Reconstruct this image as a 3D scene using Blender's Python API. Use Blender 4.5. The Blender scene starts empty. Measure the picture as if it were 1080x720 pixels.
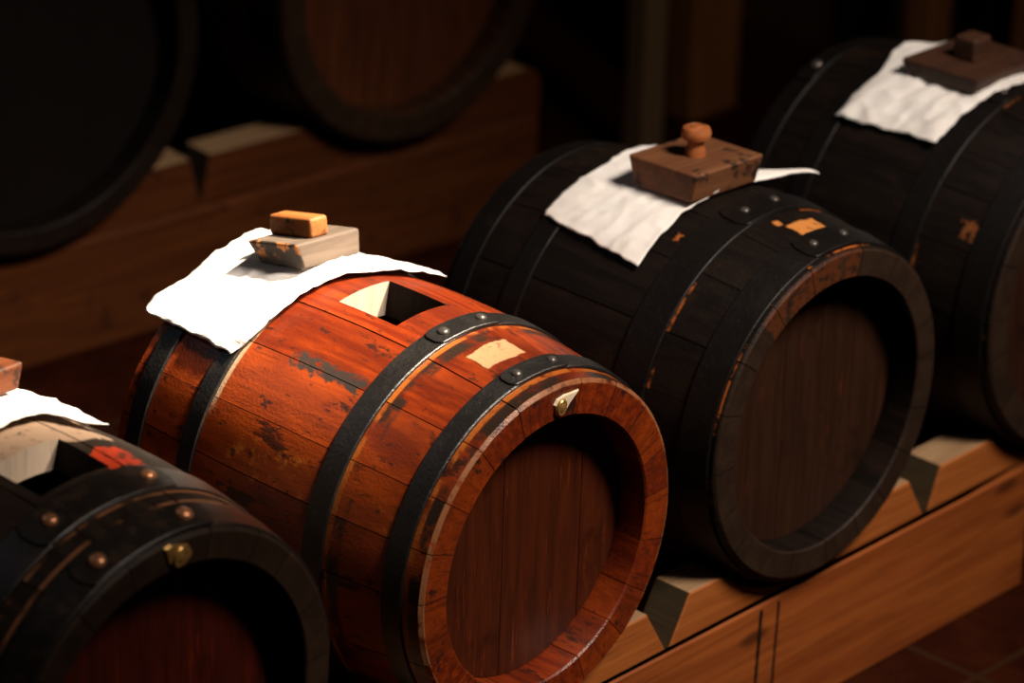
import bpy, bmesh, math, random
from mathutils import Vector, Matrix, noise as mnoise
PI = math.pi
sc = bpy.context.scene
C = sc.collection
ZF = 0.403            # floor is z = 0; all measured heights are given from the barrel axis and shifted by this
R = math.radians

# ------------------------------------------------------------------ scene helpers
def tag(o, label=None, cat=None, group=None, kind=None):
    if label: o['label'] = label
    if cat: o['category'] = cat
    if group: o['group'] = group
    if kind: o['kind'] = kind
    return o

def empty(name, loc, rz=0.0):
    o = bpy.data.objects.new(name, None)
    C.objects.link(o)
    o.location = loc
    o.rotation_euler = (0, 0, rz)
    o.empty_display_size = 0.05
    return o

def mesh_obj(name, bm, mats, parent=None, loc=(0, 0, 0), rot=(0, 0, 0), smooth=None, wn=False):
    bmesh.ops.recalc_face_normals(bm, faces=bm.faces)
    me = bpy.data.meshes.new(name)
    bm.to_mesh(me)
    bm.free()
    for m in (mats if isinstance(mats, (list, tuple)) else [mats]):
        me.materials.append(m)
    o = bpy.data.objects.new(name, me)
    C.objects.link(o)
    o.parent = parent
    o.location = loc
    o.rotation_euler = rot
    if smooth is not None:
        for p in me.polygons: p.use_smooth = True
        try:
            me.set_sharp_from_angle(angle=R(smooth))
        except Exception:
            pass
    if wn:
        q = o.modifiers.new('normals', 'WEIGHTED_NORMAL'); q.keep_sharp = True
    return o

# ------------------------------------------------------------------ material helpers
class NT:
    def __init__(s, name):
        s.m = bpy.data.materials.new(name)
        s.m.use_nodes = True
        s.t = s.m.node_tree
        s.t.nodes.clear()
        s.out = s.t.nodes.new('ShaderNodeOutputMaterial')
        s.b = s.t.nodes.new('ShaderNodeBsdfPrincipled')
        s.t.links.new(s.b.outputs[0], s.out.inputs[0])
    def _set(s, sock, v):
        if v is None: return
        if isinstance(v, bpy.types.NodeSocket):
            s.t.links.new(v, sock)
        elif isinstance(v, (tuple, list)) and len(v) == 3 and sock.type == 'RGBA':
            sock.default_value = (*v, 1)
        else:
            sock.default_value = v
    def obj(s):
        return s.t.nodes.new('ShaderNodeTexCoord').outputs['Object']
    def math(s, op, a, b=None, c=None, clamp=False):
        n = s.t.nodes.new('ShaderNodeMath'); n.operation = op; n.use_clamp = clamp
        s._set(n.inputs[0], a); s._set(n.inputs[1], b); s._set(n.inputs[2], c)
        return n.outputs[0]
    def sep(s, v):
        n = s.t.nodes.new('ShaderNodeSeparateXYZ'); s._set(n.inputs[0], v)
        return n.outputs[0], n.outputs[1], n.outputs[2]
    def comb(s, x, y, z):
        n = s.t.nodes.new('ShaderNodeCombineXYZ')
        s._set(n.inputs[0], x); s._set(n.inputs[1], y); s._set(n.inputs[2], z)
        return n.outputs[0]
    def scale(s, v, k):
        n = s.t.nodes.new('ShaderNodeVectorMath'); n.operation = 'MULTIPLY'
        s._set(n.inputs[0], v); n.inputs[1].default_value = k
        return n.outputs[0]
    def noise(s, v, sc_, detail=4, rough=.55, dist=0.0):
        n = s.t.nodes.new('ShaderNodeTexNoise')
        s._set(n.inputs['Vector'], v); n.inputs['Scale'].default_value = sc_
        n.inputs['Detail'].default_value = detail; n.inputs['Roughness'].default_value = rough
        n.inputs['Distortion'].default_value = dist
        return n.outputs[0]
    def voro(s, v, sc_):
        n = s.t.nodes.new('ShaderNodeTexVoronoi')
        s._set(n.inputs['Vector'], v); n.inputs['Scale'].default_value = sc_
        return n.outputs[0]
    def step(s, v, a, b):                      # smooth 0..1 between a and b
        n = s.t.nodes.new('ShaderNodeMapRange'); n.interpolation_type = 'SMOOTHSTEP'
        s._set(n.inputs[0], v); n.inputs[1].default_value = a; n.inputs[2].default_value = b
        return n.outputs[0]
    def mix(s, f, a, b):
        n = s.t.nodes.new('ShaderNodeMix'); n.data_type = 'RGBA'
        s._set(n.inputs[0], f); s._set(n.inputs[6], a); s._set(n.inputs[7], b)
        return n.outputs[2]
    def attr(s, name):
        n = s.t.nodes.new('ShaderNodeAttribute'); n.attribute_name = name
        return n.outputs['Fac']
    def band(s, v, a, b, soft):                # 1 inside [a, b]
        return s.math('MULTIPLY', s.step(v, a - soft, a + soft), s.math('SUBTRACT', 1.0, s.step(v, b - soft, b + soft)))
    def bump(s, h, strength=.3, dist=.002):
        n = s.t.nodes.new('ShaderNodeBump')
        n.inputs['Strength'].default_value = strength; n.inputs['Distance'].default_value = dist
        s._set(n.inputs['Height'], h)
        s.t.links.new(n.outputs[0], s.b.inputs['Normal'])
    def fin(s, col, rough=.5, metal=0.0, spec=.5, coat=0.0):
        s._set(s.b.inputs['Base Color'], col)
        s._set(s.b.inputs['Roughness'], rough)
        s._set(s.b.inputs['Metallic'], metal)
        s._set(s.b.inputs['Specular IOR Level'], spec)
        if coat:
            s.b.inputs['Coat Weight'].default_value = coat
            s.b.inputs['Coat Roughness'].default_value = .2
        return s.m

def cyl(n):
    """theta in degrees from the top (+ towards +X), y along the barrel, radius; and a vector laid along the staves"""
    o = n.obj()
    x, y, z = n.sep(o)
    th = n.math('MULTIPLY', n.math('ARCTAN2', x, z), 180 / PI)
    r = n.math('SQRT', n.math('ADD', n.math('MULTIPLY', x, x), n.math('MULTIPLY', z, z)))
    arc = n.math('MULTIPLY', th, .2 * PI / 180)
    at = n.attr('stave')
    v = n.comb(n.math('ADD', arc, n.math('MULTIPLY', at, 3.1)), n.math('ADD', y, n.math('MULTIPLY', at, 5.7)), r)
    return o, th, y, r, v, at

def rect(n, th, y, nz, t0, t1, y0, y1, wob=1.0):
    """mask of a worn patch between two angles and two depths, its outline broken by noise"""
    w = n.math('SUBTRACT', nz, .5)
    tt = n.math('ADD', th, n.math('MULTIPLY', w, 7.0 * wob))
    yy = n.math('ADD', y, n.math('MULTIPLY', w, .03 * wob))
    return n.math('MULTIPLY', n.band(tt, t0, t1, .5), n.band(yy, y0, y1, .0015))

def mat_stave_varnish():
    n = NT('varnished_red_wood')
    o, th, y, r, v, at = cyl(n)
    g1 = n.noise(n.scale(v, (90, 5, 90)), 1.0, 5, .6, .4)
    g2 = n.noise(n.scale(v, (300, 16, 300)), 1.0, 3, .6)
    big = n.noise(n.scale(v, (14, 5, 14)), 1.0, 5, .6)
    col = n.mix(n.step(g1, .32, .72), (.115, .0115, .0024), (.31, .040, .0040))
    col = n.mix(n.math('MULTIPLY', n.step(at, .25, .9), .45), col, (.37, .062, .0056))
    col = n.mix(n.math('MULTIPLY', n.step(g2, .56, .75), .55), col, (.035, .006, .003))
    old = n.noise(n.scale(v, (9, 3.2, 9)), 1.0, 5, .65)
    col = n.mix(n.math('MULTIPLY', n.step(old, .44, .64), .72), col, (.085, .0105, .0035))
    # end grain of the rim: dark streaks running across each stave end
    eg = n.noise(n.comb(n.math('MULTIPLY', th, .42), 0, n.math('MULTIPLY', r, 14)), 1.0, 4, .7)
    rim = n.math('SUBTRACT', 1.0, n.step(y, .001, .003))
    col = n.mix(n.math('MULTIPLY', rim, .35), col, (.070, .011, .0035))
    col = n.mix(n.math('MULTIPLY', rim, n.math('MULTIPLY', n.step(eg, .51, .66), .6)), col, (.030, .0065, .0028))
    # orange worn blotches near the lower seams
    nz = n.noise(o, 38, 6, .7)
    col = n.mix(n.math('MULTIPLY', rect(n, th, y, nz, -70, -58, .05, .30, 2.2), n.step(nz, .52, .68)), col, (.48, .135, .013))
    # dark stains
    st = n.noise(n.scale(v, (26, 9, 26)), 1.0, 7, .72)
    col = n.mix(n.math('MULTIPLY', n.step(st, .575, .63), .85), col, (.017, .008, .006))
    fl = n.noise(n.scale(v, (110, 48, 110)), 1.0, 3, .6)
    col = n.mix(n.math('MULTIPLY', n.step(fl, .64, .69), .8), col, (.022, .010, .007))
    # dried glue along one seam
    gl = n.noise(o, 60, 4, .6)
    g = n.math('MULTIPLY', rect(n, th, y, gl, -37, -31.5, .165, .275, 1.3), n.step(gl, .40, .5))
    col = n.mix(g, col, (.035, .025, .020))
    # rubbed strip in front of each front hoop, dark stripe beyond it
    rout = n.step(r, .188, .194)
    pale = n.math('MULTIPLY', n.band(n.math('ADD', th, n.math('MULTIPLY', nz, 9.0)), -52, -14, 4), n.band(y, .3365, .343, .0012))
    col = n.mix(pale, col, (.40, .27, .16))
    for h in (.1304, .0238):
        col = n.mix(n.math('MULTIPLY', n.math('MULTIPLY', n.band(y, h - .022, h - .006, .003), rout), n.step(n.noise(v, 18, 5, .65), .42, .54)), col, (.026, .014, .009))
        col = n.mix(n.math('MULTIPLY', n.math('MULTIPLY', n.band(y, h - .0065, h + .002, .001), rout), n.step(n.noise(v, 30, 4, .6), .38, .52)), col, (.34, .088, .012))
    # bare patch on the top stave
    pz = n.noise(o, 45, 3, .6)
    pa = rect(n, th, y, pz, -9, 6.8, .068, .101, .5)
    col = n.mix(n.math('MULTIPLY', pa, n.step(n.noise(o, 70, 4, .7), .25, .45)), col, (.47, .26, .130))
    # rubbed front edge
    edge = n.math('MULTIPLY', n.band(y, -.001, .004, .001), n.band(r, .1955, .203, .001))
    col = n.mix(n.math('MULTIPLY', edge, n.step(n.noise(v, 40, 4, .6), .38, .55)), col, (.26, .10, .040))
    rough = n.math('ADD', .20, n.math('MULTIPLY', big, .22))
    h = n.math('ADD', n.math('MULTIPLY', g2, .5), n.math('ADD', n.math('MULTIPLY', st, -.6), n.math('MULTIPLY', n.noise(o, 300, 3, .7), 1.1)))
    n.bump(h, .27, .002)
    col = n.mix(n.math('MULTIPLY', n.attr('seam'), .85), col, (.010, .006, .004))
    return n.fin(col, rough, 0, n.math('MULTIPLY', n.math('SUBTRACT', 1.0, n.attr('seam')), .5))

def mat_stave_black(name, bands, patches=(), base=((.0035, .0020, .0013), (.0095, .0054, .0034)), rub=(.34, .085, .014), rub_t=(.50, .57), rimk=1.0):
    n = NT(name)
    o, th, y, r, v, at = cyl(n)
    g1 = n.noise(n.scale(v, (90, 5, 90)), 1.0, 5, .6, .3)
    g2 = n.noise(n.scale(v, (260, 14, 260)), 1.0, 3, .6)
    st = n.noise(n.scale(v, (18, 7, 18)), 1.0, 6, .7)
    col = n.mix(n.step(g1, .3, .75), *base)
    col = n.mix(n.math('MULTIPLY', n.step(st, .56, .66), .6), col, (.017, .0075, .004))
    nb = n.noise(v, 13, 5, .65)
    for h in bands:
        col = n.mix(n.math('MULTIPLY', n.math('MULTIPLY', n.band(y, h - .0034, h + .001, .0009), n.step(r, .196, .199)), n.step(nb, *rub_t)), col, rub)
    # bare end grain on the rim faces
    rim = n.math('SUBTRACT', 1.0, n.step(y, .001, .003))
    col = n.mix(n.math('MULTIPLY', rim, .85), col, n.mix(n.step(st, .4, .6), tuple(k * rimk for k in (.030, .0165, .0092)), tuple(k * rimk for k in (.019, .010, .0058))))
    nz = n.noise(o, 45, 4, .65)
    for t0, t1, y0, y1, c, wob, cut in patches:
        col = n.mix(n.math('MULTIPLY', rect(n, th, y, nz, t0, t1, y0, y1, wob), n.step(n.noise(o, 75, 5, .7), cut, cut + .14)), col, c)
    h = n.math('ADD', n.math('MULTIPLY', g2, .6), n.math('MULTIPLY', n.noise(o, 200, 3, .6), .7))
    n.bump(h, .4, .002)
    col = n.mix(n.math('MULTIPLY', n.attr('seam'), .9), col, (.006, .004, .003))
    return n.fin(col, n.math('ADD', .42, n.math('MULTIPLY', st, .25)), 0, n.math('MULTIPLY', n.math('SUBTRACT', 1.0, n.attr('seam')), .16))

def mat_iron(name, c=(.008, .0062, .0055), rust=(.026, .010, .005), rt=(.60, .72), rough=.36, spec=.45, bmp=.28):
    n = NT(name)
    o, th, y, r, v, at = cyl(n)
    a = n.noise(o, 42, 6, .7); b = n.noise(o, 230, 4, .65)
    col = n.mix(n.step(a, *rt), c, rust)
    col = n.mix(n.math('MULTIPLY', n.step(b, .58, .7), .5), col, (.022, .017, .015))
    n.bump(n.math('ADD', n.math('MULTIPLY', a, .8), b), bmp, .002)
    return n.fin(col, n.math('ADD', rough - .10, n.math('MULTIPLY', a, .3)), .1, spec)

def mat_head(name, a, b, streak, rough=.5):
    n = NT(name)
    o = n.obj()
    at = n.attr('stave')
    x, y, z = n.sep(o)
    v = n.comb(n.math('ADD', x, n.math('MULTIPLY', at, 7.0)), y, n.math('ADD', z, n.math('MULTIPLY', at, 3.0)))
    g = n.noise(n.scale(v, (70, 1, 6)), 1.0, 5, .6, .5)
    g2 = n.noise(n.scale(v, (210, 1, 10)), 1.0, 4, .65)
    bl = n.noise(v, 13, 5, .65)
    col = n.mix(n.step(g, .3, .72), a, b)
    col = n.mix(n.math('MULTIPLY', n.step(g2, .56, .72), n.step(bl, .42, .6)), col, streak)
    col = n.mix(n.math('MULTIPLY', n.step(bl, .55, .72), .6), col, tuple(k * .45 for k in a))
    n.bump(n.math('ADD', g2, n.math('MULTIPLY', n.noise(o, 150, 3, .6), .5)), .3, .002)
    return n.fin(col, rough, 0, .25)

def mat_wood(name, a, b, stain=None, axis='X', rough=.6, knots=False, stain_cut=(.55, .62), scl=1.0, bump=.3, spec=.35):
    n = NT(name)
    o = n.obj()
    k = {'X': (4, 70, 70), 'Y': (70, 4, 70), 'Z': (70, 70, 4)}[axis]
    k2 = {'X': (10, 240, 240), 'Y': (240, 10, 240), 'Z': (240, 240, 10)}[axis]
    g = n.noise(n.scale(o, tuple(q * scl for q in k)), 1.0, 4, .6, .7)
    g2 = n.noise(n.scale(o, tuple(q * scl for q in k2)), 1.0, 4, .6)
    col = n.mix(n.step(g, .3, .72), a, b)
    col = n.mix(n.math('MULTIPLY', n.step(g2, .55, .75), .45), col, tuple(q * .35 for q in a))
    h = n.math('ADD', n.math('MULTIPLY', g, .6), g2)
    if knots:
        kv = n.scale(o, {'X': (4.5, 13, 13), 'Y': (13, 4.5, 13), 'Z': (13, 13, 4.5)}[axis])
        vd = n.voro(kv, 1.0)
        col = n.mix(n.math('MULTIPLY', n.math('SUBTRACT', 1.0, n.step(vd, .06, .17)), .7), col, tuple(q * .16 for q in a))
    if stain:
        s = n.noise(o, 22 * scl, 6, .7)
        col = n.mix(n.step(s, *stain_cut), col, stain)
    n.bump(h, bump, .0015)
    return n.fin(col, rough, 0, spec)

def mat_plain(name, col, rough=.5, metal=0.0, nz=0.0, scale=60, col2=None):
    n = NT(name)
    o = n.obj()
    a = n.noise(o, scale, 5, .65)
    c = n.mix(n.step(a, .35, .7), col, col2 or tuple(k * .7 for k in col))
    if nz: n.bump(a, nz, .002)
    return n.fin(c, rough, metal, .5)

def mat_cloth():
    n = NT('white_cotton')
    o = n.obj()
    wv = n.t.nodes.new('ShaderNodeTexWave'); wv.inputs['Scale'].default_value = 190
    n._set(wv.inputs['Vector'], o); wv.bands_direction = 'X'
    wv2 = n.t.nodes.new('ShaderNodeTexWave'); wv2.inputs['Scale'].default_value = 190
    n._set(wv2.inputs['Vector'], o); wv2.bands_direction = 'Y'
    a = n.noise(o, 26, 5, .6)
    col = n.mix(n.step(a, .35, .75), (.86, .83, .79), (.78, .73, .68))
    h = n.math('ADD', n.math('ADD', n.math('MULTIPLY', wv.outputs[1], .25), n.math('MULTIPLY', wv2.outputs[1], .25)), n.math('MULTIPLY', n.noise(o, 95, 4, .6), 1.0))
    n.bump(h, .35, .002)
    m = n.fin(col, .9, 0, .1)
    return m

# ------------------------------------------------------------------ barrels
class Barrel:
    def __init__(s, r, L, b, ri, depth):
        s.r, s.L, s.b, s.ri, s.depth = r, L, b, ri, depth
    def rad(s, y):
        return s.r + s.b * (1 - (2 * y / s.L - 1) ** 2)

def seams_default(rng, n, fixed=()):
    a = list(fixed)
    if a:
        t = max(a); end = min(a) + 360
    else:
        t = rng.uniform(0, 15); end = t + 360; a.append(t)
    w = (end - t) / max(1, round((end - t) / (360 / n)))
    k = round((end - t) / w)
    for i in range(1, k):
        a.append(t + w * (i + rng.uniform(-.16, .16)))
    return sorted((q + 180) % 360 - 180 for q in a)

def build_staves(B, seams, hole, rng):
    """hollow barrel wall: outside, chimes, inside; staves cut by shallow grooves; optional square bung hole"""
    gw = .17
    angs = []
    n = len(seams)
    for i, s0 in enumerate(seams):
        s1 = seams[(i + 1) % n]
        if s1 <= s0: s1 += 360
        angs.append((s0, 'g', i))
        cuts = [s0 + gw, s1 - gw]
        m = max(2, int((s1 - s0) / 2.6))
        inner = [s0 + gw + (s1 - s0 - 2 * gw) * k / m for k in range(m + 1)]
        if hole:
            for h in hole[:2]:
                hh = h if h >= s0 else h + 360
                if s0 + gw < hh < s1 - gw:
                    inner = [q for q in inner if abs(q - hh) > .7 or q in cuts] + [hh]
        for q in sorted(set(inner)):
            angs.append((q, 's', i))
    ys = [0.004 + (B.L - .008) * k / 30 for k in range(31)]
    if hole:
        ys = [q for q in ys if min(abs(q - hole[2]), abs(q - hole[3])) > .006] + [hole[2], hole[3]]
        ys.sort()
    t = B.r - B.ri
    prof = [(0.0, B.ri + .002, 'f'), (0.0, B.r - .0035, 'f'), (.0035, B.rad(.004), 'f')]
    prof += [(y, B.rad(y), 'o') for y in ys]
    prof += [(B.L - .0035, B.rad(B.L - .004), 'f'), (B.L, B.r - .0035, 'f'), (B.L, B.ri + .002, 'f'), (B.L - .002, B.ri, 'f')]
    prof += [(B.L - B.depth, B.ri + .001, 'f')]
    yin = [y for y in ys if B.depth + .02 < y < B.L - B.depth - .02]
    prof += [(y, B.rad(y) - t, 'i') for y in reversed(yin)]
    prof += [(B.depth, B.ri + .001, 'f'), (.002, B.ri, 'f')]
    bm = bmesh.new()
    lay = bm.faces.layers.float.new('stave')
    sml = bm.faces.layers.float.new('seam')
    jit = [rng.uniform(-.0007, .0007) for _ in range(n)]
    rv = [rng.random() for _ in range(n)]
    rows = []
    for (a, kind, i) in angs:
        ca, sa = math.cos(R(a)), math.sin(R(a))
        row = []
        for (y, r, w) in prof:
            rr = r + (jit[i] if w != 'i' else 0)
            yy = y
            if kind == 'g':
                if w == 'i': pass
                elif r < B.ri + .0025: rr = r + .0012
                else: rr = r - .0016
                if y < .001: yy = y + .0012
            row.append(bm.verts.new((rr * sa, yy, rr * ca)))
        rows.append(row)
    P = len(prof)
    na = len(angs)
    A = [((q[0] + 180) % 360) - 180 for q in angs]
    def in_hole(ai, j, w):
        if not hole: return False
        a0, a1 = A[ai], A[(ai + 1) % na]
        if a1 < a0: return False
        y0, y1 = sorted((prof[j][0], prof[(j + 1) % P][0]))
        return a0 >= hole[0] - 1e-3 and a1 <= hole[1] + 1e-3 and y0 >= hole[2] - 1e-5 and y1 <= hole[3] + 1e-5 and prof[j][2] == w and prof[(j + 1) % P][2] == w
    for ai in range(na):
        r0, r1 = rows[ai], rows[(ai + 1) % na]
        si = angs[ai][2]
        for j in range(P):
            if in_hole(ai, j, 'o') or in_hole(ai, j, 'i'): continue
            f = bm.faces.new((r0[j], r0[(j + 1) % P], r1[(j + 1) % P], r1[j]))
            f[lay] = rv[si]
            if angs[ai][1] == 'g' or angs[(ai + 1) % na][1] == 'g': f[sml] = 1.0
    if hole:
        jo = {round(prof[j][0], 5): j for j in range(P) if prof[j][2] == 'o'}
        ji = {round(prof[j][0], 5): j for j in range(P) if prof[j][2] == 'i'}
        hy = sorted(k for k in jo if hole[2] - 1e-4 <= k <= hole[3] + 1e-4 and k in ji)
        ha = [ai for ai in range(na) if hole[0] - 1e-3 <= A[ai] <= hole[1] + 1e-3]
        ha.sort(key=lambda q: A[q])
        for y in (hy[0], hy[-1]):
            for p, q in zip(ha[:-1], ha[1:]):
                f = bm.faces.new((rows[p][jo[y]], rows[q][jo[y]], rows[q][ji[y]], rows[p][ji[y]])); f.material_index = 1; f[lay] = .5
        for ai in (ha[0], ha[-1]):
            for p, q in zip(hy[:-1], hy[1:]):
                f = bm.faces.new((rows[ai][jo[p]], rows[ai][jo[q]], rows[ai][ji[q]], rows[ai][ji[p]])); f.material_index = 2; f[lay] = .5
    return bm

def build_head(ri, y0, th, nplanks, rng, side=1):
    """round barrel head of upright boards, y0 the outer face, growing by th along +y*side"""
    bm = bmesh.new()
    lay = bm.faces.layers.float.new('stave')
    xs = [-ri]
    for k in range(1, nplanks): xs.append(-ri + 2 * ri * (k + rng.uniform(-.15, .15)) / nplanks)
    xs.append(ri)
    for a, b in zip(xs[:-1], xs[1:]):
        a2, b2 = a + (.0002 if a > -ri else 0), b - (.0002 if b < ri else 0)
        top = []
        for k in range(13):
            x = a2 + (b2 - a2) * k / 12
            top.append((x, math.sqrt(max(0, ri * ri - x * x))))
        pts = top + [(x, -z) for x, z in reversed(top)]
        cl = []
        for p in pts:
            if not cl or (abs(p[0] - cl[-1][0]) + abs(p[1] - cl[-1][1])) > 1e-5: cl.append(p)
        if abs(cl[0][0] - cl[-1][0]) + abs(cl[0][1] - cl[-1][1]) < 1e-5: cl.pop()
        off = rng.uniform(-.0004, .0004)
        v0 = [bm.verts.new((x, y0 + off, z)) for x, z in cl]
        v1 = [bm.verts.new((x, y0 + th * side, z)) for x, z in cl]
        r = rng.random()
        fs = [bm.faces.new(v0), bm.faces.new(list(reversed(v1)))]
        for i in range(len(cl)):
            j = (i + 1) % len(cl)
            fs.append(bm.faces.new((v0[i], v1[i], v1[j], v0[j])))
        for f in fs: f[lay] = r
    return bm

def build_hoop(B, ya, yb, lap=None, thick=.003, rng=None):
    """iron hoop between two depths; lap = (t0, t1): the riveted overlap, with clipped ends"""
    bm = bmesh.new()
    def ring(angs, base, th, closed):
        rows = []
        for a in angs:
            ca, sa = math.cos(R(a)), math.sin(R(a))
            w = .0006 * math.sin(R(a) * 3 + ya * 50)
            pts = [(ya, base(ya)), (ya, base(ya) + th * .75), (ya + .0012, base(ya + .0012) + th), ((ya + yb) / 2, base((ya + yb) / 2) + th),
                   (yb - .0012, base(yb - .0012) + th), (yb, base(yb) + th * .75), (yb, base(yb))]
            rows.append([bm.verts.new((r * sa, y + w, r * ca)) for y, r in pts])
        n = len(rows)
        for i in range(n if closed else n - 1):
            r0, r1 = rows[i], rows[(i + 1) % n]
            for j in range(7):
                bm.faces.new((r0[j], r0[(j + 1) % 7], r1[(j + 1) % 7], r1[j]))
        if not closed:
            bm.faces.new(rows[0]); bm.faces.new(list(reversed(rows[-1])))
    ring([k * 2.5 for k in range(144)], lambda y: B.rad(y) - .0012, thick + .0012, True)
    if lap:
        t0, t1 = lap
        # overlapping tongue with rounded ends
        m = 26
        rows = []
        mid, hw = (ya + yb) / 2, (yb - ya) / 2
        for k in range(m + 1):
            a = t0 + (t1 - t0) * k / m
            e = min(a - t0, t1 - a) / 3.2
            f = 1.0 if e >= 1 else .45 + .55 * math.sqrt(max(0, 1 - (1 - e) ** 2))
            ca, sa = math.cos(R(a)), math.sin(R(a))
            y0, y1 = mid - hw * f, mid + hw * f
            pts = [(y0, 0), (y0, thick * .7), (y0 + .001, thick), (y1 - .001, thick), (y1, thick * .7), (y1, 0)]
            rows.append([bm.verts.new(((B.rad(y) + thick - .0006 + h) * sa, y, (B.rad(y) + thick - .0006 + h) * ca)) for y, h in pts])
        for r0, r1 in zip(rows[:-1], rows[1:]):
            for j in range(6):
                bm.faces.new((r0[j], r0[(j + 1) % 6], r1[(j + 1) % 6], r1[j]))
        bm.faces.new(rows[0]); bm.faces.new(list(reversed(rows[-1])))
    return bm

def build_rivet(rr):
    bm = bmesh.new()
    prof = [(1.0, -.25), (1.0, .06), (.93, .22), (.72, .42), (.4, .56)]
    rows = [[bm.verts.new((rr * p * math.cos(k * PI / 8), rr * p * math.sin(k * PI / 8), rr * h)) for k in range(16)] for p, h in prof]
    for r0, r1 in zip(rows[:-1], rows[1:]):
        for k in range(16): bm.faces.new((r0[k], r0[(k + 1) % 16], r1[(k + 1) % 16], r1[k]))
    t = bm.verts.new((0, 0, rr * .6))
    for k in range(16): bm.faces.new((rows[-1][k], rows[-1][(k + 1) % 16], t))
    bm.faces.new(list(reversed(rows[0])))
    return bm

def make_barrel(name, loc, B, hoops, mats, label, cat, seed, hole=None, seams=None, nst=20, nplank=6, rz=0.0, group=None):
    """loc: centre of the front rim; hoops: list of (ya, yb, lap or None, [rivet angles], rivet size)"""
    rng = random.Random(seed)
    low = B.rad(B.L / 2)
    root = empty(name, (loc[0], loc[1], loc[2] - low), rz)
    tag(root, label, cat, group)
    off = (0, 0, low)
    sm = seams_default(rng, nst, seams or ())
    mesh_obj('stave_body', build_staves(B, sm, hole, rng), [mats['stave'], mats['raw'], HOLE_SHADE], root, off, smooth=28)
    mesh_obj('barrel_head', build_head(B.ri + .0006, B.depth, .016, nplank, rng, 1), mats['head'], root, off)
    mesh_obj('barrel_head', build_head(B.ri + .0006, B.L - B.depth, .016, nplank, rng, -1), mats['head'], root, off)
    for (ya, yb, lap, rivs, rs) in hoops:
        h = mesh_obj('hoop', build_hoop(B, ya, yb, lap), mats['iron'], root, off, smooth=35)
        for a in rivs:
            ym = (ya + yb) / 2
            rr = B.rad(ym) + .003 + (.0024 if lap else 0)
            slope = math.atan2(B.rad(ym + .005) - B.rad(ym - .005), .01)
            o = mesh_obj('rivet', build_rivet(rs), mats['rivet'], h, (rr * math.sin(R(a)), ym, rr * math.cos(R(a))), smooth=50)
            o.rotation_euler = (Matrix.Rotation(R(a), 3, 'Y') @ Matrix.Rotation(slope, 3, 'X')).to_euler()
    return root, off

# ------------------------------------------------------------------ materials in use
IRON = mat_iron('black_iron', rough=.34, spec=.8, bmp=.42)
IRON_DARK = mat_iron('tarred_iron', (.0045, .0030, .0023), (.014, .006, .0032), (.62, .72), .44, .22)
RIV = mat_plain('iron_rivet', (.10, .085, .075), .32, .5, .3, 120)
COPPER = mat_plain('copper_rivet', (.55, .24, .11), .3, .6, .2, 120)
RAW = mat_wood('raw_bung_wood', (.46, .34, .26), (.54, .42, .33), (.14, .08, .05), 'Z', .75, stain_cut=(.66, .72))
HOLE_SHADE = mat_wood('painted_shade_bung_wood', (.010, .0065, .005), (.020, .013, .009), None, 'Z', .6, spec=.08)  # side walls of the bung holes: their shade is painted in as near-black wood
M_RED = dict(stave=mat_stave_varnish(), raw=RAW, iron=IRON, rivet=RIV,
             head=mat_head('red_brown_head', (.036, .0074, .0024), (.068, .0130, .0037), (.20, .034, .0065), .42))
M_BLK = dict(stave=mat_stave_black('black_painted_wood', (.0085, .104), ((-1.2, 11.5, .053, .079, (.50, .19, .045), .55, .3), (-3.4, -.9, .083, .092, (.45, .16, .04), .5, .3),
             (-27, -24, .156, .166, (.30, .08, .016), 1.0, .4), (-40, 12, -.004, .002, (.075, .020, .006), .05, .40))),
             raw=RAW, iron=IRON_DARK, rivet=RIV,
             head=mat_head('black_brown_head', (.018, .0066, .0030), (.030, .0105, .0042), (.085, .018, .006), .5))
M_BLK2 = dict(stave=mat_stave_black('tarred_wood', (.0105, .12), rub_t=(.56, .63), rub=(.20, .06, .014), patches=((-62, -56, .05, .07, (.16, .05, .014), 1.5, .4), (-70, -64, .125, .14, (.18, .05, .012), 1.4, .4))),
              raw=RAW, iron=IRON_DARK, rivet=RIV,
              head=mat_head('dark_head', (.020, .007, .0032), (.034, .0115, .0046), (.07, .016, .006), .5))
M_OLD = dict(stave=mat_stave_black('worn_dark_wood', (.054, .074),
             ((-60, 26, .204, .30, (.26, .170, .115), 1.2, .30), (9, 22, .132, .180, (.32, .026, .007), 2.0, .38), (-60, -24, .12, .25, (.020, .010, .007), 1.5, .2)),
             base=((.009, .0055, .0036), (.026, .015, .009)), rub=(.22, .085, .035), rub_t=(.44, .55)),
             raw=RAW, iron=mat_iron('old_iron', (.012, .0085, .0065), (.035, .017, .009), (.5, .68), .34), rivet=COPPER,
             head=mat_head('dark_red_head', (.036, .0050, .0022), (.066, .0085, .003), (.20, .018, .004), .45))
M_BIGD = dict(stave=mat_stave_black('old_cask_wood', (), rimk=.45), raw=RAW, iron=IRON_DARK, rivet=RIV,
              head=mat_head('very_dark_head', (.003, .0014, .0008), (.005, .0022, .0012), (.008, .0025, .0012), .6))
M_BIGB = dict(stave=mat_stave_black('brown_cask_wood', (), base=((.03, .011, .004), (.06, .024, .009))), raw=RAW, iron=IRON_DARK, rivet=RIV,
              head=mat_head('brown_cask_head', (.052, .0130, .0034), (.100, .026, .0064), (.17, .048, .011), .6))
CLOTH = mat_cloth()
PINE = mat_wood('orange_pine', (.185, .042, .0075), (.28, .074, .0135), None, 'X', .5, True)
PINE2 = mat_wood('pale_pine', (.25, .066, .012), (.35, .105, .020), None, 'X', .55, True, scl=1.1)
WEATHER = mat_wood('weathered_top', (.22, .125, .060), (.32, .20, .105), None, 'X', .7)
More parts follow.
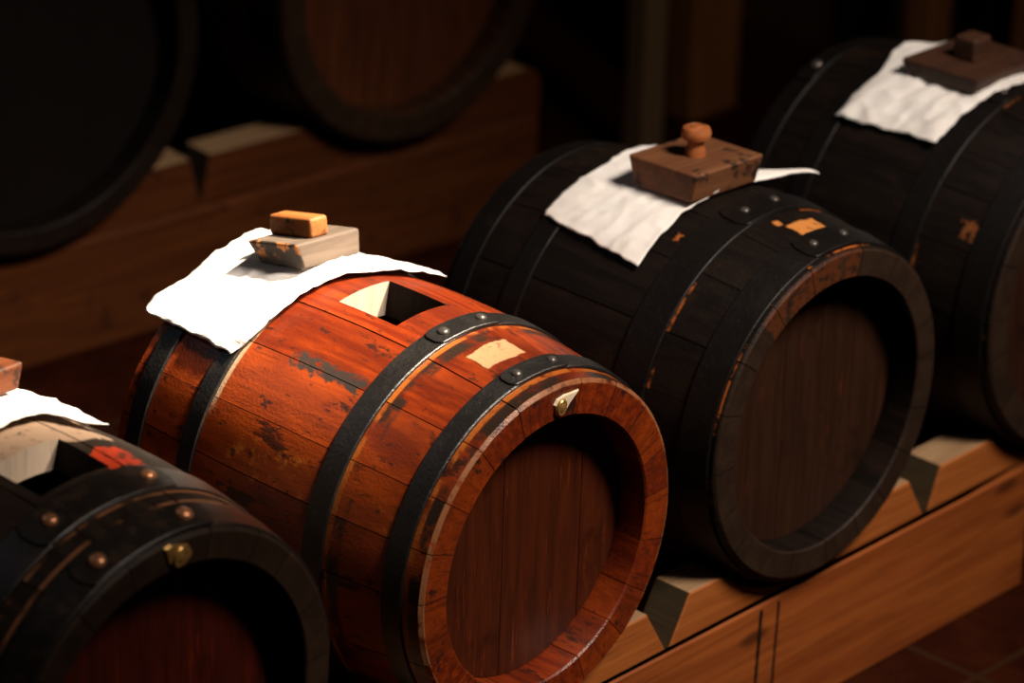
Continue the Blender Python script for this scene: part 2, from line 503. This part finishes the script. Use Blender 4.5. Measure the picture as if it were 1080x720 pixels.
NOTCH_DARK = mat_wood('dark_notch_wood', (.030, .021, .009), (.05, .034, .014), None, 'Y', .7)  # darker wood, used only on the notch walls that face left
OLDPINE = mat_wood('aged_timber', (.062, .0165, .0040), (.104, .029, .0068), (.032, .009, .0028), 'X', .7, True, (.56, .68), spec=.1)
def mat_lid_grey():
    n = NT('grey_bung_wood')
    o = n.obj(); x, y, z = n.sep(o)
    g = n.noise(n.scale(o, (5, 80, 80)), 1.0, 4, .6, .6); nz = n.noise(o, 30, 5, .65)
    col = n.mix(n.step(g, .3, .72), (.072, .050, .036), (.122, .086, .063))
    # the end board is charred, with orange wood showing where it has rubbed off
    e = n.math('SUBTRACT', 1.0, n.step(n.math('ADD', n.math('ADD', x, n.math('MULTIPLY', z, .32)), n.math('MULTIPLY', n.math('SUBTRACT', nz, .5), .008)), -.040, -.037))
    burnt = n.mix(n.math('MULTIPLY', n.step(nz, .50, .56), n.step(z, .008, .016)), (.022, .014, .010), (.36, .12, .025))
    col = n.mix(e, col, burnt)
    n.bump(n.math('ADD', g, nz), .3, .0015)
    return n.fin(col, .7, 0, .3)
LIDW_G = mat_lid_grey()
LIDW_B = mat_wood('brown_bung_wood', (.100, .034, .0115), (.165, .064, .023), (.022, .009, .005), 'X', .65, stain_cut=(.54, .61))
LIDW_D = mat_wood('dark_bung_wood', (.036, .013, .006), (.06, .022, .010), (.014, .007, .004), 'X', .6, stain_cut=(.58, .66))
LIDW_O = mat_wood('orange_brown_bung_wood', (.090, .020, .0035), (.15, .036, .0065), (.025, .008, .003), 'X', .65, stain_cut=(.56, .64))
GRIPW = mat_wood('orange_grip_wood', (.18, .053, .0095), (.27, .092, .019), (.022, .010, .006), 'Y', .6, stain_cut=(.52, .60))
KNOBW = mat_wood('turned_knob_wood', (.26, .075, .020), (.36, .12, .034), (.06, .022, .010), 'X', .5, stain_cut=(.62, .70))
TAR = mat_plain('black_tar', (.012, .009, .008), .35, 0, .3)
GOLD = mat_plain('gilt_seal', (.62, .36, .11), .34, .7, .3, 90, (.42, .22, .06))
CREAM = mat_plain('cream_flake', (.80, .66, .45), .6, 0, .2, 90)

# ------------------------------------------------------------------ the four front barrels
B2 = Barrel(.2000, .487, .0245, .1594, .0404)
B3 = Barrel(.2057, .452, .0230, .1701, .0420)
B1 = Barrel(.2143, .430, .0230, .1808, .0430)
B4 = Barrel(.2120, .425, .0230, .1745, .0430)
X1, Y1, Z1 = -.556, -.0073, .006
X3, Y3, Z3 = .4844, .0004, .0051
X4, Y4, Z4 = 1.012, 0.0, .010

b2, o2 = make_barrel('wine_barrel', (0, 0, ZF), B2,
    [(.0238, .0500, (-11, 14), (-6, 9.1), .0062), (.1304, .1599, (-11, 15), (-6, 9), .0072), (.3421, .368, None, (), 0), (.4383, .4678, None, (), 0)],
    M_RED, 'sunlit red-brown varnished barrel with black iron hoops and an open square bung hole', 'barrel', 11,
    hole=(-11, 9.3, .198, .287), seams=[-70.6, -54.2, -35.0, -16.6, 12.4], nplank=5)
b3, o3 = make_barrel('wine_barrel', (X3, Y3, ZF + Z3), B3,
    [(.0080, .0480, (-10, 16), (-4, 10.8), .0058), (.1040, .1500, (-12, 15), (-5.3, 8.3), .0058), (.313, .345, None, (), 0), (.407, .440, None, (), 0)],
    M_BLK, 'black-painted barrel with worn orange hoop edges, next to the sunlit red barrel', 'barrel', 23,
    seams=[-72, -54, -33, -14, 13], nplank=5)
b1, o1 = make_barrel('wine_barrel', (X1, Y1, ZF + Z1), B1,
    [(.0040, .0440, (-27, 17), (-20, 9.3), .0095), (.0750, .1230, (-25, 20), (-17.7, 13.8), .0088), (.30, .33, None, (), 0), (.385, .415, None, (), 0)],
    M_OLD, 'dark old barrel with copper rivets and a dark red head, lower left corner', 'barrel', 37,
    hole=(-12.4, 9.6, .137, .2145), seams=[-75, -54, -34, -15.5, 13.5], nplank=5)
b4, o4 = make_barrel('wine_barrel', (X4, Y4, ZF + Z4), B4,
    [(.0100, .0480, None, (), 0), (.1200, .1540, (-14, 12), (-8, 6), .006), (.300, .330, None, (), 0), (.385, .418, (-28, -6), (-20,), .008)],
    M_BLK2, 'tarred dark barrel at the right edge, farthest of the front row', 'barrel', 51, nplank=5)

# small gilt seals pressed on two front rims (flat plates with an oval boss)
def seal(parent, off, outline, boss, bm_mat, plate_mat, y=-.0002, tilt=0.0):
    bm = bmesh.new()
    t = .0026
    lo = [bm.verts.new((x, y, z)) for x, z in outline]
    cx = sum(p[0] for p in outline) / len(outline); cz = sum(p[1] for p in outline) / len(outline)
    hi = [bm.verts.new((cx + (x - cx) * .9, y - t, cz + (z - cz) * .9)) for x, z in outline]
    n = len(outline)
    for i in range(n): bm.faces.new((lo[i], lo[(i + 1) % n], hi[(i + 1) % n], hi[i]))
    bm.faces.new(hi); bm.faces.new(list(reversed(lo)))
    p = mesh_obj('rim_seal', bm, plate_mat, parent, off)
    p['label'] = 'small pale gilt seal on the rim'
    bx, bz, ra, rb_, ang = boss
    bm = bmesh.new()
    rows = []
    for q, h in ((1.0, 0), (.97, .0022), (.80, .0038), (.66, .0034), (.5, .0040), (.25, .0054)):
        row = []
        for k in range(20):
            u, v = ra * q * math.cos(k * PI / 10), rb_ * q * math.sin(k * PI / 10)
            row.append(bm.verts.new((bx + u * math.cos(ang) - v * math.sin(ang), y - t - h + .0008, bz + u * math.sin(ang) + v * math.cos(ang))))
        rows.append(row)
    for r0, r1 in zip(rows[:-1], rows[1:]):
        for k in range(20): bm.faces.new((r0[k], r0[(k + 1) % 20], r1[(k + 1) % 20], r1[k]))
    bm.faces.new(rows[-1]); bm.faces.new(list(reversed(rows[0])))
    b = mesh_obj('seal_boss', bm, bm_mat, p, smooth=50)
    b['label'] = 'raised golden oval boss'
seal(b2, o2, [(-.0035, .1800), (.0005, .1700), (.007, .1655), (.014, .1668), (.0195, .1735), (.0245, .1780), (.0363, .1868), (.0245, .1870), (.012, .1878), (.001, .1858)],
     (.0065, .1752, .0082, .0104, -.35), GOLD, CREAM)
seal(b1, o1, [(-.0130, .2105), (-.0085, .1925), (.0030, .1825), (.0130, .1838), (.0225, .1912), (.0235, .1958), (.0180, .2045), (.0020, .2095), (-.0060, .2120)],
     (.0050, .1958, .0090, .0118, -.35), GOLD, GOLD)

# ------------------------------------------------------------------ cloths
def make_cloth(bar, origin, label, group, front, rear, t0, t1, seed, lift, t0r=None, amp=.0020, nu=90, nv=46):
    """front(t), rear(t): depth of the two long edges at angle t; lift(t, v): extra height over the barrel"""
    rng = random.Random(seed)
    bm = bmesh.new()
    rows = []
    for i in range(nu + 1):
        f = i / nu
        t = t0 + (t1 - t0) * f
        row = []
        for j in range(nv + 1):
            v = j / nv
            tt = t + ((t0r - t0) * v * max(0, 1 - f * 2) if t0r is not None else 0)
            e = mnoise.noise(Vector((v * 9 + seed, f * 2, 3.1)))
            if i < 2: tt += .9 * e
            y = front(t) + (rear(t) - front(t)) * v
            ed = .0016 * mnoise.noise(Vector((f * 22 + seed, v * 3, 0))) + .0026 * mnoise.noise(Vector((f * 6 + seed, 7.7, v)))
            y += ed * (1 if (j < 3 or j > nv - 3) else .5)
            yc = min(max(y, 0), bar.L)
            r = bar.rad(yc)
            w1 = mnoise.noise(Vector((f * 7 + seed * 3, v * 2.2, 1.3)))
            w2 = mnoise.noise(Vector((f * 16 + v * 7 + seed, v * 5 - f * 5, 4.4)))
            w3 = mnoise.noise(Vector((f * 5 + v * 11, v * 3 + seed, 8.4)))
            w4 = 1 - abs(mnoise.noise(Vector((f * 9 + v * 3.5 + seed, v * 4.5 - f * 2, 2.2)))) * 2.2
            w5 = math.sin(v * 24 + 5 * mnoise.noise(Vector((f * 3, v * 2, seed)))) * (.5 + w1)
            wr = amp * (1.2 + 1.5 * w1 + .8 * w2 + .9 * w3 + 1.3 * max(0, w4) ** 2 + .5 * w5)
            h = .0042 + max(0, wr) + lift(t, v)
            rr = r + h
            row.append(bm.verts.new((rr * math.sin(R(tt)), y, rr * math.cos(R(tt)))))
        rows.append(row)
    for r0, r1 in zip(rows[:-1], rows[1:]):
        for j in range(nv): bm.faces.new((r0[j], r0[j + 1], r1[j + 1], r1[j]))
    bmesh.ops.recalc_face_normals(bm, faces=bm.faces)
    o = mesh_obj('cotton_cloth', bm, CLOTH, None, origin, smooth=80)
    # a mesh with its own origin on the barrel axis; thickness by solidify, soft by subdivision
    so = o.modifiers.new('thick', 'SOLIDIFY'); so.thickness = .0011; so.offset = 1
    tag(o, label, 'cloth', group)
    return o

def sst(x, a, b):
    q = min(max((x - a) / (b - a), 0), 1)
    return q * q * (3 - 2 * q)
def gauss(x, c, w): return math.exp(-((x - c) / w) ** 2)

def lin(pts):
    def f(t):
        if t <= pts[0][0]: return pts[0][1]
        for (a, p), (b, q) in zip(pts[:-1], pts[1:]):
            if t <= b: return p + (q - p) * (t - a) / (b - a)
        return pts[-1][1]
    return f

CG = 'cotton cloths over the bung holes'
make_cloth(B2, (0, 0, ZF), 'white cotton cloth on the sunlit red barrel, pulled back behind its open bung hole', CG,
           lin([(-42, .347), (-30, .330), (-20, .325), (-6, .325), (9.7, .305), (31, .287)]), lin([(-39, .506), (-20, .498), (10, .508), (36, .500)]), -41.5, 33, 3,
           lambda t, v: .009 * sst(v, .55, 1) * gauss(t, 14, 14) + .005 * sst(t, 24, 33) * (1 - v) + .004 * sst(v, .8, 1) * sst(-t, 25, 40), t0r=-39)
make_cloth(B3, (X3, Y3, ZF + Z3), 'white cotton cloth on the black barrel, pinned by the lid with the round turned knob', CG,
           lin([(-41, .177), (-17, .180), (-3, .172), (16, .177), (33, .150)]), lin([(-36, .344), (-7, .336), (23, .362), (33, .33)]), -40, 33.5, 8,
           lambda t, v: .032 * sst(t, 14, 34) * (1 - .9 * sst(v, 0, .38)) + .006 * gauss(t, 0, 7) * (1 - sst(v, 0, .4)), t0r=-35, amp=.0013)
make_cloth(B1, (X1, Y1, ZF + Z1), 'glaring white cotton cloth on the dark barrel at the lower left', CG,
           lin([(-40, .262), (0, .256), (15, .262), (21, .232), (26, .218)]), lin([(-40, .41), (0, .415), (20, .39), (34, .36)]), -40, 26, 14,
           lambda t, v: .006 * sst(t, 18, 26) + .004 * gauss(t, 16, 10) * v)
make_cloth(B4, (X4, Y4, ZF + Z4), 'white cotton cloth on the farthest barrel of the front row, under the thin dark lid', CG,
           lin([(-37, .150), (-17, .143), (3, .129), (34, .13)]), lin([(-39, .310), (-19, .300), (0, .318), (11, .308), (34, .30)]), -37.5, 35, 21,
           lambda t, v: .006 * gauss(t, -6, 9) * sst(v, .6, 1), t0r=-39.5)

# ------------------------------------------------------------------ bung lids
def block(bot, top, zb, zt, bev=.004, seg=3, sub=0):
    """hexahedron from two quads (x, y), bevelled"""
    bm = bmesh.new()
    v0 = [bm.verts.new((x, y, zb)) for x, y in bot]
    v1 = [bm.verts.new((x, y, zt)) for x, y in top]
    bm.faces.new(list(reversed(v0))); bm.faces.new(v1)
    for i in range(4): bm.faces.new((v0[i], v0[(i + 1) % 4], v1[(i + 1) % 4], v1[i]))
    bmesh.ops.recalc_face_normals(bm, faces=bm.faces)
    bmesh.ops.bevel(bm, geom=list(bm.edges), offset=bev, segments=seg, profile=.6, affect='EDGES')
    return bm

def quad(hx, hy): return [(-hx, -hy), (hx, -hy), (hx, hy), (-hx, hy)]

def lathe(prof, n=32):
    bm = bmesh.new()
    rows = [[bm.verts.new((r * math.cos(2 * PI * k / n), r * math.sin(2 * PI * k / n), z)) for k in range(n)] for r, z in prof]
    for r0, r1 in zip(rows[:-1], rows[1:]):
        for k in range(n): bm.faces.new((r0[k], r0[(k + 1) % n], r1[(k + 1) % n], r1[k]))
    bm.faces.new(rows[-1]); bm.faces.new(list(reversed(rows[0])))
    return bm

LG = 'wooden bung lids on the cloths'
def lid(loc, rot, label):
    e = empty('bung_lid', loc)
    e.rotation_euler = rot
    return tag(e, label, 'lid', LG)

# on the red barrel: grey block, tapered at the left, with a rectangular orange grip
L2 = lid((.010, .3925, ZF + .2205), (R(-12), R(5), R(1)), 'grey wooden bung lid with a rectangular orange grip on the sunlit red barrel')
mesh_obj('lid_block', block([(-.042, -.036), (.050, -.036), (.050, .036), (-.038, .036)], [(-.051, -.037), (.0515, -.037), (.0515, .040), (-.055, .040)], 0, .0305, .005, 4), LIDW_G, L2, smooth=60, wn=True)
g2 = mesh_obj('lid_grip', block(quad(.0145, .034), quad(.0142, .034), .0300, .0535, .005, 3), GRIPW, L2, (-.005, .004, 0), smooth=60, wn=True)
g2['label'] = 'rectangular orange wooden grip'

# on the black barrel: flared block with a turned knob
L3 = lid((X3 - .005, .2185, ZF + .2352), (R(-2), R(2), R(-1)), 'brown flared bung lid with a round turned knob')
mesh_obj('lid_block', block(quad(.058, .045), quad(.061, .054), 0, .037, .004, 3), LIDW_B, L3, smooth=60, wn=True)
k3 = mesh_obj('lid_knob', lathe([(.0001, .030), (.0125, .034), (.0122, .040), (.0108, .045), (.0102, .051), (.0122, .0535), (.0165, .0555), (.0178, .0595), (.0178, .0640), (.0160, .0685), (.0110, .0705), (.0105, .0697), (.0072, .0700), (.0068, .0708), (.0001, .0712)]), KNOBW, L3, (-.004, -.002, .003), smooth=45)
k3['label'] = 'turned orange knob'

# on the farthest barrel: thin wide lid with a square block grip
L4 = lid((1.006, .208, ZF + .243), (R(-1), R(1), R(0)), 'thin dark bung lid with a square block grip on the farthest barrel')
mesh_obj('lid_block', block(quad(.066, .054), quad(.070, .060), 0, .022, .004, 2), LIDW_D, L4, smooth=60, wn=True)
mesh_obj('lid_grip', block(quad(.019, .018), quad(.018, .0165), .020, .052, .005, 3), LIDW_D, L4, (-.002, -.001, 0), smooth=60, wn=True)

# on the lower-left barrel: only a corner of its lid is inside the frame
L1 = lid((-.535, .358, ZF + .238), (R(-8), R(3), R(4)), 'brown bung lid on the lower left barrel, its corner at the left edge')
mesh_obj('lid_block', block(quad(.060, .042), quad(.066, .047), 0, .030, .005, 3), LIDW_O, L1, smooth=60, wn=True)
mesh_obj('lid_grip', block(quad(.016, .032), quad(.015, .031), .029, .052, .004, 2), LIDW_B, L1, smooth=60, wn=True)

# ------------------------------------------------------------------ cradle beams
def timber(name, x0, x1, y0, y1, z0, z1, mat, parent=None, loc=(0, 0, 0), bev=.006, cutx=()):
    bm = block([(x0, y0), (x1, y0), (x1, y1), (x0, y1)], [(x0, y0), (x1, y0), (x1, y1), (x0, y1)], z0, z1, bev, 3)
    return mesh_obj(name, bm, mat, parent, loc, smooth=60, wn=True)

def saddle(name, x0, x1, y0, y1, z0, z1, seats, notches, mat, parent=None, round_end=False, loc=(0, 0, 0)):
    """board on edge: round seats (cx, cz, r) and V notches (x left, x bottom, x right) sawn into its top"""
    top = []
    ev = []
    for cx, cz, r in seats:
        d = math.sqrt(max(0, r * r - (cz - z1) ** 2))
        a0 = math.atan2(z1 - cz, -d)
        pts = []
        m = 28
        aL = math.asin(min(1, d / r))
        for k in range(m + 1):
            a = -aL + 2 * aL * k / m
            pts.append((cx + r * math.sin(a), cz - r * math.cos(a)))
        ev.append((cx - d, pts))
    for xl, xb, xr in notches:
        ev.append((xl, [(xl, z1), (xb, z0 + .002), (xr, z1)]))
    ev.sort()
    top = [(x0, z1)]
    for _, pts in ev: top += [p for p in pts if x0 < p[0] < x1]
    if round_end:
        top += [(x1 - .03, z1), (x1 - .012, z1 - .005), (x1 - .004, z1 - .014), (x1, z1 - .03)]
    else:
        top.append((x1, z1))
    pts = [(x0, z0)] + top + [(x1, z0)]
    cl = []
    for p in pts:
        if not cl or abs(p[0] - cl[-1][0]) + abs(p[1] - cl[-1][1]) > 1e-4: cl.append(p)
    bm = bmesh.new()
    f0 = [bm.verts.new((x, y0, z)) for x, z in cl]
    f1 = [bm.verts.new((x, y1, z)) for x, z in cl]
    n = len(cl)
    bm.faces.new(f0); bm.faces.new(list(reversed(f1)))
    for i in range(n): bm.faces.new((f0[i], f1[i], f1[(i + 1) % n], f0[(i + 1) % n]))
    bmesh.ops.recalc_face_normals(bm, faces=bm.faces)
    ed = [e for e in bm.edges if abs(e.verts[0].co.y - e.verts[1].co.y) < 1e-6 and e.verts[0].co.y < (y0 + y1) / 2 and max(e.verts[0].co.z, e.verts[1].co.z) > z0 + .001]
    bmesh.ops.bevel(bm, geom=ed, offset=.0018, segments=1, affect='EDGES')
    bmesh.ops.triangulate(bm, faces=[f for f in bm.faces if len(f.verts) > 4])
    bm.normal_update()
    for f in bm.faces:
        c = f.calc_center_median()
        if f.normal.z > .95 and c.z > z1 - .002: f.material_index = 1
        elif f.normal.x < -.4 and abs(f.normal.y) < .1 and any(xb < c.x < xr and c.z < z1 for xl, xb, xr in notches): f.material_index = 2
    return mesh_obj(name, bm, [mat, WEATHER, NOTCH_DARK], parent, loc)

def seats_at(y0, y1):
    out = []
    for bar, x, y, z in ((B1, X1, Y1, Z1), (B2, 0, 0, 0), (B3, X3, Y3, Z3), (B4, X4, Y4, Z4)):
        out.append((x, z, max(bar.rad(y0 - y), bar.rad(y1 - y)) + .0048))
    return out

bx = -.15
beam = empty('cradle_beam', (bx, .09, 0))
tag(beam, 'orange pine cradle beam with sawn seats carrying the front row of barrels', 'beam')
pl = (-bx, -.09, 0)
timber('beam_timber', -1.15, .952, .022, .165, .0, ZF - .228, PINE, beam, pl, .0035)
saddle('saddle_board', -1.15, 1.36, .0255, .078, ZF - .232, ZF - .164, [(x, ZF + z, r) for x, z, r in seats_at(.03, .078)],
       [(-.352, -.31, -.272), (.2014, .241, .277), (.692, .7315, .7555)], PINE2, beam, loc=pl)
def streak(pts, w):
    bm = bmesh.new()
    rows = []
    y = .0215
    for i, (x, z) in enumerate(pts):
        q = w * (1 + .5 * mnoise.noise(Vector((i * .8, w * 900, 0))))
        dx = .0010 * mnoise.noise(Vector((i * 1.3, w * 500, 5)))
        rows.append([bm.verts.new((x - q + dx, y + .0015, z)), bm.verts.new((x - q * .6 + dx, y - .0012, z)), bm.verts.new((x + q * .6 + dx, y - .0012, z)), bm.verts.new((x + q + dx, y + .0015, z))])
    for r0, r1 in zip(rows[:-1], rows[1:]):
        for j in range(3): bm.faces.new((r0[j], r0[j + 1], r1[j + 1], r1[j]))
    o = mesh_obj('tar_streak', bm, TAR, beam, pl, smooth=60)
    o['label'] = 'black tar streak running down the beam'
for xa, xb, w in ((.4075, .4020, .0030), (.4400, .4350, .0020)):
    streak([(xa + (xb - xa) * k / 16, ZF - .234 - .155 * k / 16) for k in range(17)], w)

rail = empty('cradle_beam', (bx, .36, 0))
tag(rail, 'pine cradle beam under the back ends of the front row', 'beam')
pl2 = (-bx, -.36, 0)
timber('beam_timber', -1.15, 1.36, .325, .43, 0, ZF - .235, OLDPINE, rail, pl2, .008)
saddle('saddle_board', -1.15, 1.36, .335, .375, ZF - .235, ZF - .165, [(x, ZF + z, r) for x, z, r in seats_at(.335, .375)], [], OLDPINE, rail, loc=pl2)

# ------------------------------------------------------------------ back row: two big casks on a timber cradle, turned 7 degrees
A7 = R(-7.0)
P0 = Vector((.6266, 1.379, 0))
U = Vector((math.cos(A7), math.sin(A7), 0)); Nf = Vector((math.sin(A7), -math.cos(A7), 0))
def back(u, n_, z): return P0 + U * u + Nf * n_ + Vector((0, 0, z))
BL = Barrel(.2725, .62, .030, .238, .045)
BC = Barrel(.2450, .60, .030, .2030, .045)
lc = back(-.182, .03, ZF + .066); cc = back(.485, .03, ZF + .055)
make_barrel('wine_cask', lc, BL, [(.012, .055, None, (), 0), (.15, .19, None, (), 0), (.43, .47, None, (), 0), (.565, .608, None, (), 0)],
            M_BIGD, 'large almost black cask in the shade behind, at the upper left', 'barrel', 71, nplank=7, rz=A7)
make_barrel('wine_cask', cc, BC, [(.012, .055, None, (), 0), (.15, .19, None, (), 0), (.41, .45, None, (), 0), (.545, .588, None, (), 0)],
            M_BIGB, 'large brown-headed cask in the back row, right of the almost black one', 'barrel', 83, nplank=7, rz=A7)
bb = empty('cradle_beam', back(.0, -.07, 0), A7)
tag(bb, 'aged dark timber cradle beam carrying the large casks of the back row', 'beam')
timber('beam_timber', -1.1, .765, -.07, .09, 0, ZF - .222, OLDPINE, bb, (0, 0, 0), .012)
def big_seats(n0, n1):
    o = []
    for u, z, bar in ((-.182, .066, BL), (.485, .055, BC)):
        o.append((u, ZF + z, max(bar.rad(.03 + n0), bar.rad(.03 + n1)) + .0048))
    return o
saddle('saddle_board', -1.1, .768, -.064, -.004, ZF - .222, ZF - .146, big_seats(.006, .066), [(.098, .116, .134)], OLDPINE, bb, True)
bb2 = empty('cradle_beam', back(0, -.47, 0), A7)
tag(bb2, 'timber cradle beam under the back ends of the large casks', 'beam')
timber('beam_timber', -1.1, .765, -.06, .06, 0, ZF - .222, OLDPINE, bb2, (0, 0, 0), .012)
saddle('saddle_board', -1.1, .768, -.03, .03, ZF - .222, ZF - .146, big_seats(.44, .50), [], OLDPINE, bb2, True)

# ------------------------------------------------------------------ room: tiled floor, back wall, right wall of boards, posts
def mat_floor():
    n = NT('terracotta_tiles')
    o = n.obj()
    x, y, z = n.sep(o)
    S = .32
    fx = n.math('FRACT', n.math('DIVIDE', n.math('ADD', x, S * 20 - .713 + .0), S))
    fy = n.math('FRACT', n.math('DIVIDE', n.math('ADD', y, S * 20 + .087), S))
    def line(f): return n.math('MAXIMUM', n.math('SUBTRACT', 1.0, n.step(f, .008, .022)), n.step(f, .978, .992))
    g = n.math('MAXIMUM', line(fx), line(fy))
    cell = n.comb(n.math('FLOOR', n.math('DIVIDE', n.math('ADD', x, S * 20 - .713), S)), n.math('FLOOR', n.math('DIVIDE', n.math('ADD', y, S * 20 + .087), S)), 0)
    wn = n.t.nodes.new('ShaderNodeTexWhiteNoise'); n._set(wn.inputs[0], cell)
    a = n.noise(o, 14, 6, .65); b = n.noise(o, 90, 4, .6)
    col = n.mix(n.step(a, .35, .7), (.017, .0028, .0007), (.034, .0060, .0014))
    col = n.mix(n.math('MULTIPLY', wn.outputs[0], .35), col, (.017, .004, .0015))
    col = n.mix(n.math('MULTIPLY', g, .8), col, (.028, .012, .005))
    n.bump(n.math('SUBTRACT', n.math('MULTIPLY', b, .3), g), .4, .003)
    return n.fin(col, n.math('ADD', .5, n.math('MULTIPLY', a, .3)), 0, .05)

def slab(name, x0, x1, y0, y1, z0, z1, mat, kind='structure'):
    bm = bmesh.new()
    v = [bm.verts.new((x, y, z)) for z in (z0, z1) for x, y in ((x0, y0), (x1, y0), (x1, y1), (x0, y1))]
    for f in ((3, 2, 1, 0), (4, 5, 6, 7), (0, 1, 5, 4), (1, 2, 6, 5), (2, 3, 7, 6), (3, 0, 4, 7)): bm.faces.new([v[i] for i in f])
    o = mesh_obj(name, bm, mat)
    o['kind'] = kind
    return o
slab('floor', -3.6, 2.42, -4.2, 2.32, -.06, 0, mat_floor())

def mat_boards(axis):
    n = NT('dark_wall_boards_' + axis)
    o = n.obj()
    x, y, z = n.sep(o)
    c = x if axis == 'x' else y
    W = .17
    f = n.math('FRACT', n.math('DIVIDE', n.math('ADD', c, 10.0), W))
    cell = n.math('FLOOR', n.math('DIVIDE', n.math('ADD', c, 10.0), W))
    wn = n.t.nodes.new('ShaderNodeTexWhiteNoise'); n._set(wn.inputs[0], n.comb(cell, 0, 0))
    g = n.noise(n.scale(n.comb(n.math('ADD', c, n.math('MULTIPLY', cell, .37)), 0, z), (60, 1, 3)), 1.0, 5, .6, .5)
    col = n.mix(n.step(g, .3, .7), (.035, .015, .008), (.07, .030, .014))
    col = n.mix(n.math('MULTIPLY', wn.outputs[0], .5), col, (.025, .013, .008))
    gap = n.math('MAXIMUM', n.math('SUBTRACT', 1.0, n.step(f, .01, .03)), n.step(f, .97, .99))
    col = n.mix(gap, col, (.008, .005, .003))
    n.bump(n.math('SUBTRACT', n.math('MULTIPLY', g, .4), gap), .5, .006)
    return n.fin(col, .7, 0, .3)
slab('wall_back', -3.6, 2.42, 2.24, 2.32, 0, 2.6, mat_boards('x'))
slab('wall_right', 2.34, 2.42, -.6, 2.24, 0, 2.6, mat_boards('y'))

POSTG = mat_wood('grey_brown_post', (.11, .075, .045), (.16, .11, .068), None, 'Z', .7)
POSTB = mat_wood('brown_post', (.14, .06, .022), (.20, .085, .03), None, 'Z', .7)
def post(x, y, hx, hy, h, mat, label):
    e = block(quad(hx, hy), quad(hx, hy), 0, h, .006, 2)
    o = mesh_obj('timber_post', e, mat, None, (x, y, 0), smooth=60, wn=True)
    return tag(o, label, 'post')
post(1.690, 1.335, .026, .024, 2.3, POSTG, 'slim grey-brown upright post in the dark behind, just right of the timber end')
post(1.94, 1.42, .060, .030, 2.3, POSTB, 'dim wide brown post behind the lid with the turned knob')
post(2.16, 1.12, .028, .028, 2.3, POSTB, 'narrow orange-brown upright post above the farthest barrel, left of a wide one')
post(2.19, .88, .028, .072, 2.3, POSTB, 'wide orange-brown upright post directly above the farthest barrel and its cloth')

# ------------------------------------------------------------------ light
def look(o, target):
    o.rotation_euler = (Vector(target) - o.location).to_track_quat('-Z', 'Y').to_euler()

def spot(name, loc, target, power, cone, blend, size, col):
    l = bpy.data.lights.new(name, 'SPOT')
    l.energy = power; l.spot_size = R(cone); l.spot_blend = blend; l.shadow_soft_size = size; l.color = col
    o = bpy.data.objects.new(name, l); C.objects.link(o)
    o.location = loc; look(o, target)
    return o
def area(name, loc, target, power, sx, sy, col):
    l = bpy.data.lights.new(name, 'AREA')
    l.energy = power; l.shape = 'RECTANGLE'; l.size = sx; l.size_y = sy; l.color = col
    o = bpy.data.objects.new(name, l); C.objects.link(o)
    o.location = loc; look(o, target)
    return o
D = Vector((.48, -.40, .84)).normalized()
T = Vector((-.24, .49, ZF + .20))
spot('sun_shaft', T + D * 4.2, T, 5600, 11.0, .5, .15, (1.0, .86, .66))
D2 = Vector((.08, -.56, .80)).normalized()
T2 = Vector((.36, .14, ZF + .1))
spot('window_light', T2 + D2 * 3.6, T2, 860, 37, 1.0, .50, (1.0, .86, .74))
area('high_window', (-1.1, 2.0, 2.3), (0, .4, .5), 1.6, .35, .3, (.80, .88, 1.0))
L0 = Vector((.5, -1.4, 2.7))
spot('background_fill', L0, (2.0, 1.15, ZF), 70, 26, 1.0, .15, (1.0, .70, .42))  # added fill spot that lifts the back posts out of the dark, no visible source

w = bpy.data.worlds.new('cellar_air'); sc.world = w; w.use_nodes = True
w.node_tree.nodes['Background'].inputs[0].default_value = (1.0, .72, .5, 1)
w.node_tree.nodes['Background'].inputs[1].default_value = .004

# ------------------------------------------------------------------ camera (fitted to the photograph)
cam = bpy.data.cameras.new('camera'); co = bpy.data.objects.new('camera', cam); C.objects.link(co)
rt = Vector((.6841, -.7288, .0288)); up = Vector((.2869, .3052, .9080)); fw = Vector((.6706, .6129, -.4179))
co.matrix_world = Matrix(((rt.x, up.x, -fw.x, -2.7477), (rt.y, up.y, -fw.y, -2.4460), (rt.z, up.z, -fw.z, 1.9445 + ZF), (0, 0, 0, 1)))
cam.sensor_fit = 'HORIZONTAL'; cam.sensor_width = 36.0; cam.lens = 4016.67 / 1080 * 36
cam.clip_end = 50
cam.dof.use_dof = True; cam.dof.focus_distance = 4.13; cam.dof.aperture_fstop = 3.2
sc.camera = co
vs = sc.view_settings
vs.view_transform = 'Standard'; vs.look = 'None'; vs.gamma = 1; vs.exposure = 0; vs.use_curve_mapping = False
